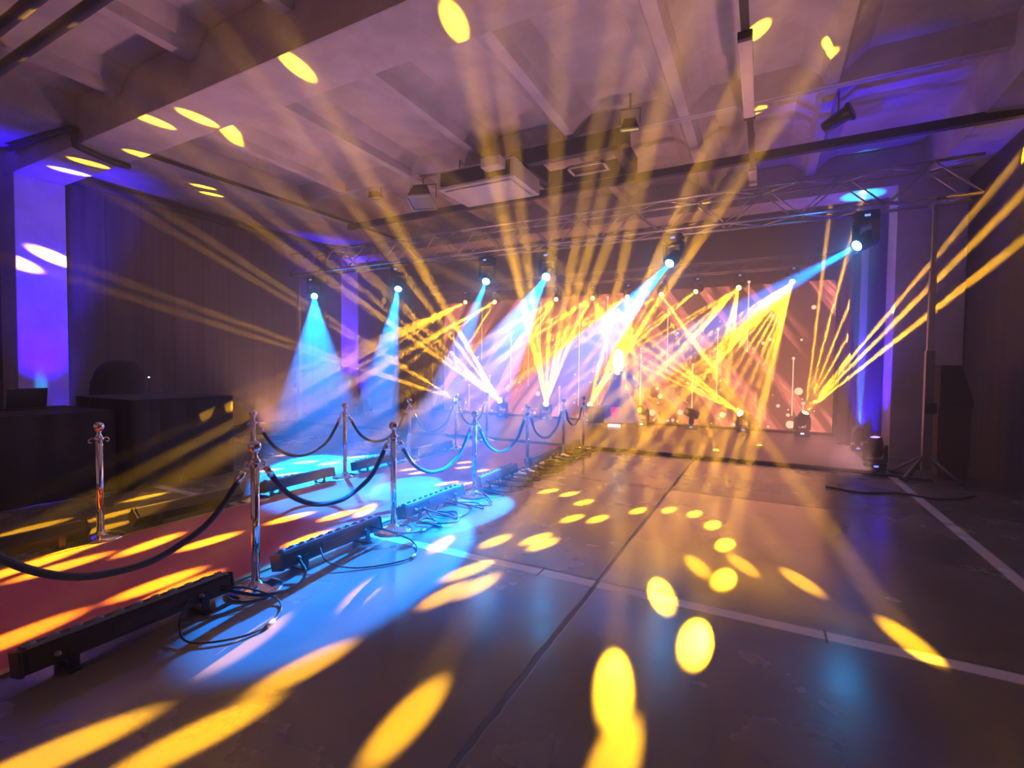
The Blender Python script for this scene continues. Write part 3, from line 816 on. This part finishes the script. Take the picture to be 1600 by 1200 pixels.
for i, (p, ts) in enumerate(TOP):
    pos = Vector(p); mean = sum(((Vector(q) - pos).normalized() for q in ts), Vector()).normalized()
    t, lp = moving_head(pos, mean, True, 0.72, 'y', top_lab[i], 'yellow lamps hanging above the screen')
    gobo_lamp('beam_lamp', lp, ts, YP * TOPW[i], YEL, 0.39)
for i, (p, ts) in enumerate(BOT):
    pos = Vector(p); mean = sum(((Vector(q) - pos).normalized() for q in ts), Vector()).normalized()
    sc = 0.95
    # stand the lamp on the deck: pivot 0.42*sc above it
    piv_z = 0.05 + 0.42 * sc
    pos.z = piv_z + mean.z * 0.18 * sc
    t, lp = moving_head(pos, mean, False, sc, 'y', bot_lab[i], 'lamps standing on the stage floor', 'w' if i == 6 else 'b')
    gobo_lamp('beam_lamp', lp, ts, YP * BOTW[i], YEL, 0.58, 0.12)
t, lp = moving_head((-2.78, 12.35, 0.05 + 0.42 * 0.95 + 0.02), (-0.3, -0.85, 0.2), False, 0.95, 'd', 'dim floor lamp with a small pale lens right of the costumed performer', 'lamps standing on the stage floor', 'w')

blue_lab = ['leftmost blue lamp above the widest beam, far left', 'second blue lamp from the left, right of the violet pillar', 'third blue lamp left of the screen top',
            'fourth blue lamp whose beam turns white', 'fifth blue lamp hanging over the middle of the screen', 'rightmost blue lamp near the violet right pillar']
for i, (p, q, a) in enumerate(BLUE):
    d = (Vector(q) - Vector(p)).normalized()
    t, lp = moving_head(p, d, True, 1.0, 'b', blue_lab[i], 'blue lamps hanging from the front truss')
    lamp('beam_lamp', lp, d, a, BP * (1.15 if a > 5.5 and i < 2 else 1.3 if a > 5.5 else 0.9), (0.0, 0.21, 1.0), 0.03, 0.25)

# ---------------------------------------------------------------- trusses
def truss(name, label, x0, x1, y, z, w, h, r, step):
    t = thing(name, label, 'truss', ((x0 + x1) / 2, y, z))
    L = (x1 - x0) / 2
    for sy in (-1, 1):
        for sz in (0, 1):
            MB().tube([(-L, sy * w / 2, sz * h), (0, sy * w / 2, sz * h), (L, sy * w / 2, sz * h)], r, 10).build('chord', aluminium, t)
    n = int(2 * L / step)
    for face in range(4):
        b = MB()
        for k in range(n):
            xa = -L + 2 * L * k / n; xb = -L + 2 * L * (k + 1) / n
            u, v = (0, 1) if k % 2 == 0 else (1, 0)
            if face < 2:
                yy = (-1 if face == 0 else 1) * w / 2
                b.tube([(xa, yy, u * h), (xb, yy, v * h)], r * 0.5, 6)
            else:
                zz = (face - 2) * h
                b.tube([(xa, (u - 0.5) * w, zz), (xb, (v - 0.5) * w, zz)], r * 0.5, 6)
        b.build('bracing', aluminium, t)
    return t
truss('front_truss', 'long aluminium truss crossing the hall in front of the stage', -10.95, 2.5, 8.7, 3.86, 0.38, 0.5, 0.024, 0.5)
truss('back_truss', 'slim truss above the LED screen carrying the yellow lamps', -9.6, 1.45, 12.45, 3.80, 0.24, 0.24, 0.018, 0.4)

def tower(loc, label, sg):
    t = thing('lifting_tower', label, 'truss stand', loc)
    MB().box((0, 0, 0.95), (0.1, 0.1, 1.7), bevel=0.008).build('outer_mast', steel_dull, t)
    MB().box((0, 0, 2.3), (0.075, 0.075, 1.3), bevel=0.006).build('middle_mast', cream_paint, t)
    MB().box((0, 0, 3.35), (0.055, 0.055, 0.95), bevel=0.006).build('inner_mast', aluminium, t)
    b = MB(); b.box((0, 0, 3.83), (0.1, 0.5, 0.04)); b.build('truss_cradle', steel_dull, t)
    for k in range(4):
        a = PI / 4 + k * PI / 2
        MB().tube([(0, 0, 0.35), (0.42 * math.cos(a), 0.42 * math.sin(a), 0.03)], 0.022, 8).build('leg', steel_dull, t)
        MB().lathe([(0, 0), (0.05, 0), (0.05, 0.02), (0, 0.03)], 12, c=(0.42 * math.cos(a), 0.42 * math.sin(a), 0.0)).build('foot', rubber, t)
    MB().box((0, -0.09, 1.0), (0.14, 0.1, 0.16), bevel=0.02).build('winch', black_metal, t)
    return t
tower((2.06, 8.7, 0), 'right lifting tower holding up the front truss end', 1)
tower((-10.87, 8.7, 0), 'left lifting tower holding up the far end of the front truss', -1)
t = thing('covered_speaker', 'black wedge shaped speaker with a brown cover beside the right tower', 'speaker', (2.38, 9.0, 0))
MB().prism([(-0.16, 1.02), (-0.16, 1.6), (0.06, 1.6), (0.2, 1.12), (0.2, 1.02)], 1, -0.17, 0.17).build('cabinet', black_cloth, t)
b = MB(); b.prism([(-0.16, 0.02), (-0.17, 1.02), (0.19, 1.02), (0.17, 0.02)], 1, -0.16, 0.16)
b.build('cover', solid('brown_cloth', (0.09, 0.055, 0.045), 0.95, bump=0.4), t)

# violet uplights at the pillars and the blue one that washes the ceiling
VIO = (0.02, 0.0, 1.0)
def par_can(loc, aim, power, label):
    loc = Vector(loc); d = (Vector(aim) - loc).normalized()
    t = thing('par_can', label, 'stage light', (loc.x, loc.y, 0), 0, 'small uplights at the foot of the left pillars')
    M = Matrix.Translation((0, 0, loc.z)) @ d.to_track_quat('Z', 'Y').to_matrix().to_4x4()
    link(MB().lathe([(0, -0.22), (0.06, -0.2), (0.08, -0.1), (0.08, 0.0), (0.072, 0.0), (0.07, -0.03), (0, -0.03)], 20).mesh('can', black_metal), 'can', t, M)
    link(MB().lathe([(0.066, -0.028), (0, -0.02)], 20).mesh('lens', lens_violet), 'lens', t, M)
    b = MB(); b.box((0, 0, 0.01), (0.16, 0.1, 0.02), bevel=0.004); b.box((0, -0.095, loc.z / 2), (0.03, 0.008, loc.z)); b.box((0, 0.095, loc.z / 2), (0.03, 0.008, loc.z)); b.box((0, 0, 0.022), (0.03, 0.19, 0.008))
    b.build('yoke', black_metal, t)
    lamp('core_lamp', loc + d * 0.01, d, 6.5, power, (0.0, 0.5, 1.0), 0.03, 0.5)
par_can((-10.83, 3.66, 0.32), (-11.1, 3.64, 1.06), CORE, 'small can light whose cyan glow climbs the near left pillar')
par_can((-10.83, 10.66, 0.35), (-11.1, 10.64, 1.06), CORE, 'small can light at the foot of the far left pillar')
def uplight(pos, aim, sc, label, power, half=35, core=None, core_power=0, core_deg=3.5, col=VIO, disp='b'):
    pos = Vector(pos); aim = Vector(aim)
    piv = Vector((pos.x, pos.y, pos.z + 0.42 * sc)); d = (aim - piv).normalized()
    t, lp = moving_head(piv + d * 0.18 * sc, d, False, sc, 'v', label, 'violet uplights at the pillars', disp)
    lamp('wash_lamp', lp, d, half, power, col, 0.04, 1.0)
    if core is not None:
        lamp('core_lamp', lp, Vector(core) - lp, core_deg, core_power, (0.0, 0.45, 1.0), 0.02, 0.5)
    return t
uplight((-10.35, 3.68, 0), (-11.1, 3.68, 2.7), 0.8, 'violet uplight behind the booth at the near left pillar', UP * 1.1, 28, None, 0, 3)
uplight((-10.35, 10.68, 0.05), (-11.1, 10.68, 2.7), 0.8, 'violet uplight at the far left pillar', UP * 1.1, 28, None, 0, 3)
uplight((1.56, 10.72, 0.05), (2.0, 10.68, 3.0), 0.7, 'violet uplight behind the pale post at the right pillar', UP * 0.35, 40, (1.5, 10.65, 4.66), UP * 2, 5)
uplight((1.55, 9.1, 0), (1.15, 8.1, 5.1), 0.85, 'black uplight with a blue display at the right front corner of the stage', UP * 0.55, 15, None, 0, 3, (0.01, 0.0, 1.0))
# area lamp added before the LED wall to strengthen its light on the hall
ld = bpy.data.lights.new('screen_boost_light', 'AREA'); ld.shape = 'RECTANGLE'; ld.size = 10.4; ld.size_y = 3.2
ld.energy = WASH; ld.color = (1.0, 0.36, 0.20)
o = bpy.data.objects.new('screen_boost_light', ld); COL.objects.link(o)
o.matrix_world = Matrix.Translation((-3.92, 12.9, 1.85)) @ Matrix.Rotation(-PI / 2, 4, 'X')

# two added warm lamps without fixtures, left and right, to brighten the ceiling
for x, y in ((-7.9, 5.6), (1.0, 6.4)):
    lamp('wash_lamp', (x, y, 0.4), ((-4.0 - x) * 0.18, -0.12, 1.0), 52, WARM_FILL, (1.0, 0.42, 0.40), 0.15, 0.8)

# ---------------------------------------------------------------- black draped control booth
def drape(name, pts, z1, parent, fold=0.018, mat=black_cloth):
    # pleated cloth hanging along a polyline, closed on top by a flat cover
    b = MB(); line = []
    for (a, c) in zip(pts[:-1], pts[1:]):
        a = Vector(a); c = Vector(c); L = (c - a).length; n = max(2, int(L / 0.04)); nn = Vector(((c - a).y, -(c - a).x)).normalized()
        for k in range(n):
            q = a + (c - a) * (k / n); f = fold * math.sin(k * 0.75) * (0.6 + 0.4 * math.sin(k * 0.21))
            line.append(q + nn * (f if k else 0))
    line.append(Vector(pts[-1]))
    for p, q in zip(line[:-1], line[1:]):
        b.quad((p.x, p.y, 0.01), (q.x, q.y, 0.01), (q.x, q.y, z1), (p.x, p.y, z1))
    bmesh.ops.remove_doubles(b.bm, verts=b.bm.verts, dist=1e-4)
    for f in b.bm.faces: f.smooth = True
    o = b.build(name, mat, parent); md = o.modifiers.new('thickness', 'SOLIDIFY'); md.thickness = 0.008
    return o
t = thing('control_booth', 'long low control table draped in black cloth at the left', 'table', (-7.4, 1.2, 0))
MB().box((0, 0, 0.94), (1.3, 3.3, 0.03)).build('table_top', black_cloth, t)
drape('table_skirt', [(-0.66, -1.66), (0.66, -1.66), (0.66, 1.66), (-0.66, 1.66)], 0.95, t)
for sx in (-0.55, 0.55):
    for sy in (-1.5, 1.5): MB().box((sx, sy, 0.46), (0.04, 0.04, 0.92)).build('leg', steel_dull, t)
t = thing('draped_case', 'taller black draped case at the right end of the control table', 'case', (-7.25, 3.55, 0))
MB().box((0, 0, 0.53), (1.36, 1.2, 1.06), bevel=0.01).build('box', black_cloth, t)
drape('cloth', [(-0.69, -0.61), (0.69, -0.61), (0.69, 0.61), (-0.69, 0.61)], 1.07, t)
MB().box((0.0, 0.0, 1.072), (1.4, 1.24, 0.012), bevel=0.004).build('lid', black_cloth, t)

t = thing('mixing_desk', 'dark mixing desk on the control table at the left frame edge', 'mixer', (-7.3, 1.25, 0.955))
MB().prism([(-0.3, 0), (0.3, 0), (0.3, 0.07), (-0.3, 0.2)], 1, -0.5, 0.5).build('case', black_metal, t)
MB().box((0.31, 0, 0.03), (0.01, 0.96, 0.012)).build('edge_strip', solid('warm_strip', (0.4, 0.15, 0.1), 0.4, emit=(1.0, 0.3, 0.12), estr=0.9), t)
kn = solid('knob_plastic', (0.1, 0.1, 0.11), 0.4)
for k in range(10):
    MB().lathe([(0, 0), (0.014, 0), (0.012, 0.02), (0, 0.02)], 10, c=(0.0, -0.42 + k * 0.093, 0.14)).build('knob', kn, t)
t = thing('monitor', 'dark monitor standing on the control table beside the glowing pillar', 'monitor', (-8.6, 1.9, 0.955), -0.2)
MB().box((0, 0, 0.42), (0.06, 0.8, 0.56), bevel=0.01).build('screen_housing', black_plastic, t)
MB().box((0, 0, 0.07), (0.04, 0.08, 0.16)).build('stand', black_plastic, t)
MB().box((0, 0, 0.006), (0.2, 0.26, 0.012), bevel=0.004).build('foot', black_plastic, t)
MB().lathe([(0, 0), (0.008, 0), (0, 0.006)], 8, M=Matrix.Translation((0.032, 0.2, 0.5)) @ Matrix.Rotation(PI / 2, 4, 'Y')).build('led', disp_white, t)
t = thing('laptop', 'dark closed-angle laptop on the control table', 'laptop', (-7.7, 2.35, 0.955), 0.1)
MB().box((0, 0, 0.012), (0.26, 0.36, 0.02), bevel=0.004).build('keyboard_body', black_plastic, t)
link(MB().box((0, 0, 0.12), (0.012, 0.36, 0.25), bevel=0.004).mesh('lid', black_plastic), 'lid', t, Matrix.Translation((0.1, 0, 0.01)) @ Matrix.Rotation(0.15, 4, 'Y'))

# black covered chair-like bundle behind the booth, in front of the pillar's right edge
t = thing('covered_equipment', 'rounded black covered equipment stack behind the control table', 'equipment', (-9.6, 4.05, 0))
b = MB()
b.lathe([(0, 0.0), (0.5, 0.0), (0.5, 0.5), (0.47, 1.2), (0.42, 1.4), (0.3, 1.52), (0.14, 1.56), (0, 1.57)], 20)
for v in b.bm.verts: v.co.x *= 0.62; v.co.y = v.co.y * 0.75 + (0.06 * v.co.z); v.co.x += 0.03 * math.sin(v.co.z * 9)
b.build('cover', black_cloth, t)
t = thing('tripod_stand', 'thin black stand with a tiny light left of the draped case', 'stand', (-9.9, 4.72, 0))
MB().tube([(0, 0, 0.0), (0, 0, 1.25)], 0.014, 8).build('pole', black_metal, t)
for k in range(3):
    a = k * 2.09; MB().tube([(0, 0, 0.4), (0.3 * math.cos(a), 0.3 * math.sin(a), 0.01)], 0.01, 6).build('leg', black_metal, t)
MB().lathe([(0, 0), (0.014, 0.005), (0.014, 0.02), (0, 0.028)], 10, c=(0, 0, 1.25)).build('led', disp_white, t)

# ---------------------------------------------------------------- costumed performer on the stage
def performer(loc):
    t = thing('person', 'person on stage in a glowing white hood, blue coat and magenta panel', 'person', loc, 0.15)
    bm = bmesh.new(); me = bpy.data.meshes.new('body')
    J = [((0, 0, 0.95), .13), ((0, 0, 1.12), .12), ((0, 0, 1.32), .145), ((0, 0, 1.46), .06), ((0, -0.01, 1.53), .05), ((0, -0.02, 1.62), .085), ((0, -0.01, 1.7), .085), ((0, 0, 1.76), .05),
         ((.1, 0, .9), .09), ((.13, -.02, .5), .065), ((.14, .0, .1), .045), ((.15, -.13, .05), .035),
         ((-.1, 0, .9), .09), ((-.14, .0, .5), .065), ((-.16, .04, .1), .045), ((-.17, -.09, .05), .035),
         ((.19, 0, 1.38), .06), ((.34, -.04, 1.18), .045), ((.46, -.16, 1.02), .035), ((.5, -.22, .98), .03),
         ((-.19, 0, 1.38), .06), ((-.36, -.03, 1.2), .045), ((-.5, -.12, 1.06), .035), ((-.55, -.17, 1.02), .03)]
    E = [(0, 1), (1, 2), (2, 3), (3, 4), (4, 5), (5, 6), (6, 7), (0, 8), (8, 9), (9, 10), (10, 11), (0, 12), (12, 13), (13, 14), (14, 15), (2, 16), (16, 17), (17, 18), (18, 19), (2, 20), (20, 21), (21, 22), (22, 23)]
    for h, sg in ((19, 1), (23, -1)):
        base = Vector(J[h][0])
        for f in range(5):
            i = len(J)
            spread = (f - 2) * 0.018
            if f == 4:
                J.append((base + Vector((sg * -0.01, -0.035, 0.03)), .011)); J.append((base + Vector((sg * 0.0, -0.06, 0.04)), .009))
            else:
                J.append((base + Vector((sg * 0.035, -0.04, spread - 0.01)), .011)); J.append((base + Vector((sg * 0.06, -0.075 + 0.004 * f, spread - 0.03)), .009))
            E.append((h, i)); E.append((i, i + 1))
    vs = [bm.verts.new(p) for p, r in J]
    for a, b2 in E: bm.edges.new((vs[a], vs[b2]))
    bm.to_mesh(me); bm.free()
    o = bpy.data.objects.new('body', me); COL.objects.link(o); o.parent = t
    sk = o.modifiers.new('skin', 'SKIN')
    lay = me.skin_vertices[0].data if me.skin_vertices else None
    if lay is None:
        me.attributes  # skin layer is added with the modifier when missing
    if not me.skin_vertices:
        bmm = bmesh.new(); bmm.from_mesh(me); bmm.verts.layers.skin.verify(); bmm.to_mesh(me); bmm.free()
    for i, (p, r) in enumerate(J):
        me.skin_vertices[0].data[i].radius = (r, r)
    me.skin_vertices[0].data[0].use_root = True
    o.modifiers.new('sub', 'SUBSURF').render_levels = 2
    me.materials.append(solid('skin', (0.45, 0.28, 0.2), 0.6))
    white_led = solid('glowing_white_fabric', (0.8, 0.8, 0.8), 0.6, emit=(1, 0.93, 1.0), estr=2.6)
    blue_led = solid('glowing_blue_fabric', (0.05, 0.07, 0.25), 0.6, emit=(0.12, 0.14, 0.75), estr=0.5)
    mag_led = solid('glowing_magenta_fabric', (0.4, 0.02, 0.2), 0.6, emit=(1.0, 0.05, 0.42), estr=1.1)
    hood = MB().lathe([(0.085, 1.42), (0.12, 1.46), (0.13, 1.55), (0.14, 1.66), (0.13, 1.78), (0.1, 1.88), (0.05, 1.94), (0, 1.96)], 24)
    # leave an opening for the face at the front
    bmesh.ops.delete(hood.bm, geom=[f for f in hood.bm.faces if f.calc_center_median().y < -0.1 and 1.58 < f.calc_center_median().z < 1.7 and abs(f.calc_center_median().x) < 0.05], context='FACES')
    hood.build('hood', white_led, t)
    MB().lathe([(0.105, 1.1), (0.13, 1.2), (0.15, 1.33), (0.1, 1.42), (0.085, 1.43)], 20).build('shirt_front', white_led, t)
    face = MB()
    for sx in (-1, 1): face.lathe([(0, -0.012), (0.01, -0.006), (0.012, 0), (0.01, 0.006), (0, 0.012)], 10, c=(sx * 0.03, -0.098, 1.65))
    face.build('eyes', black_plastic, t)
    n2 = MB(); n2.lathe([(0, -0.02), (0.012, -0.015), (0.008, 0.02), (0, 0.03)], 8, c=(0, -0.105, 1.61)); n2.build('nose', solid('skin_nose', (0.45, 0.28, 0.2), 0.6), t)
    MB().box((0, -0.1, 1.575), (0.04, 0.012, 0.01), bevel=0.003).build('mouth', solid('lips', (0.4, 0.12, 0.12), 0.5), t)
    coat = MB().lathe([(0.55, 0.12), (0.5, 0.3), (0.4, 0.6), (0.27, 0.9), (0.2, 1.1), (0.24, 1.3), (0.2, 1.38), (0.1, 1.42)], 36)
    for v in coat.bm.verts:
        a = math.atan2(v.co.y, v.co.x); k = 1 + 0.06 * math.sin(a * 9) * (1.4 - v.co.z); v.co.x *= k; v.co.y *= k * 0.62
    o = coat.build('coat', blue_led, t); md = o.modifiers.new('thickness', 'SOLIDIFY'); md.thickness = 0.01
    sl = MB()
    for sg in (-1, 1): sl.tube([(sg * .17, 0, 1.36), (sg * .35, -.04, 1.17), (sg * .47, -.15, 1.03)], [0.085, 0.08, 0.1], 14)
    sl.build('sleeve', blue_led, t)
    pn = MB(); pn.prism([(-0.14, 0.5), (0.1, 0.5), (0.06, 0.2), (-0.08, 0.2)], 1, -0.41, -0.36); pn.build('front_panel', mag_led, t)
    sh = MB(); sh.box((-0.03, -0.42, 0.05), (0.3, 0.12, 0.06), bevel=0.02); sh.build('shoes', white_led, t)
    return t
performer((-3.28, 12.15, 0.05))
def drum(loc, label, r):
    t = thing('floor_drum', label, 'drum', loc, 0, 'dark drums beside the performer')
    MB().lathe([(0, 0.1), (r, 0.1), (r, 0.5), (r * 0.98, 0.505), (0, 0.505)], 28).build('shell', solid('drum_shell', (0.05, 0.07, 0.1), 0.35), t)
    MB().lathe([(r, 0.48), (r + 0.012, 0.48), (r + 0.012, 0.515), (r, 0.515)], 28).build('rim', steel_dull, t)
    for k in range(3):
        a = 0.5 + k * 2.09; MB().tube([((r + .01) * math.cos(a), (r + .01) * math.sin(a), 0.4), ((r + .03) * math.cos(a), (r + .03) * math.sin(a), 0.0)], 0.01, 6).build('leg', steel_dull, t)
drum((-3.72, 11.75, 0.05), 'dark round drum left of the costumed performer', 0.2)
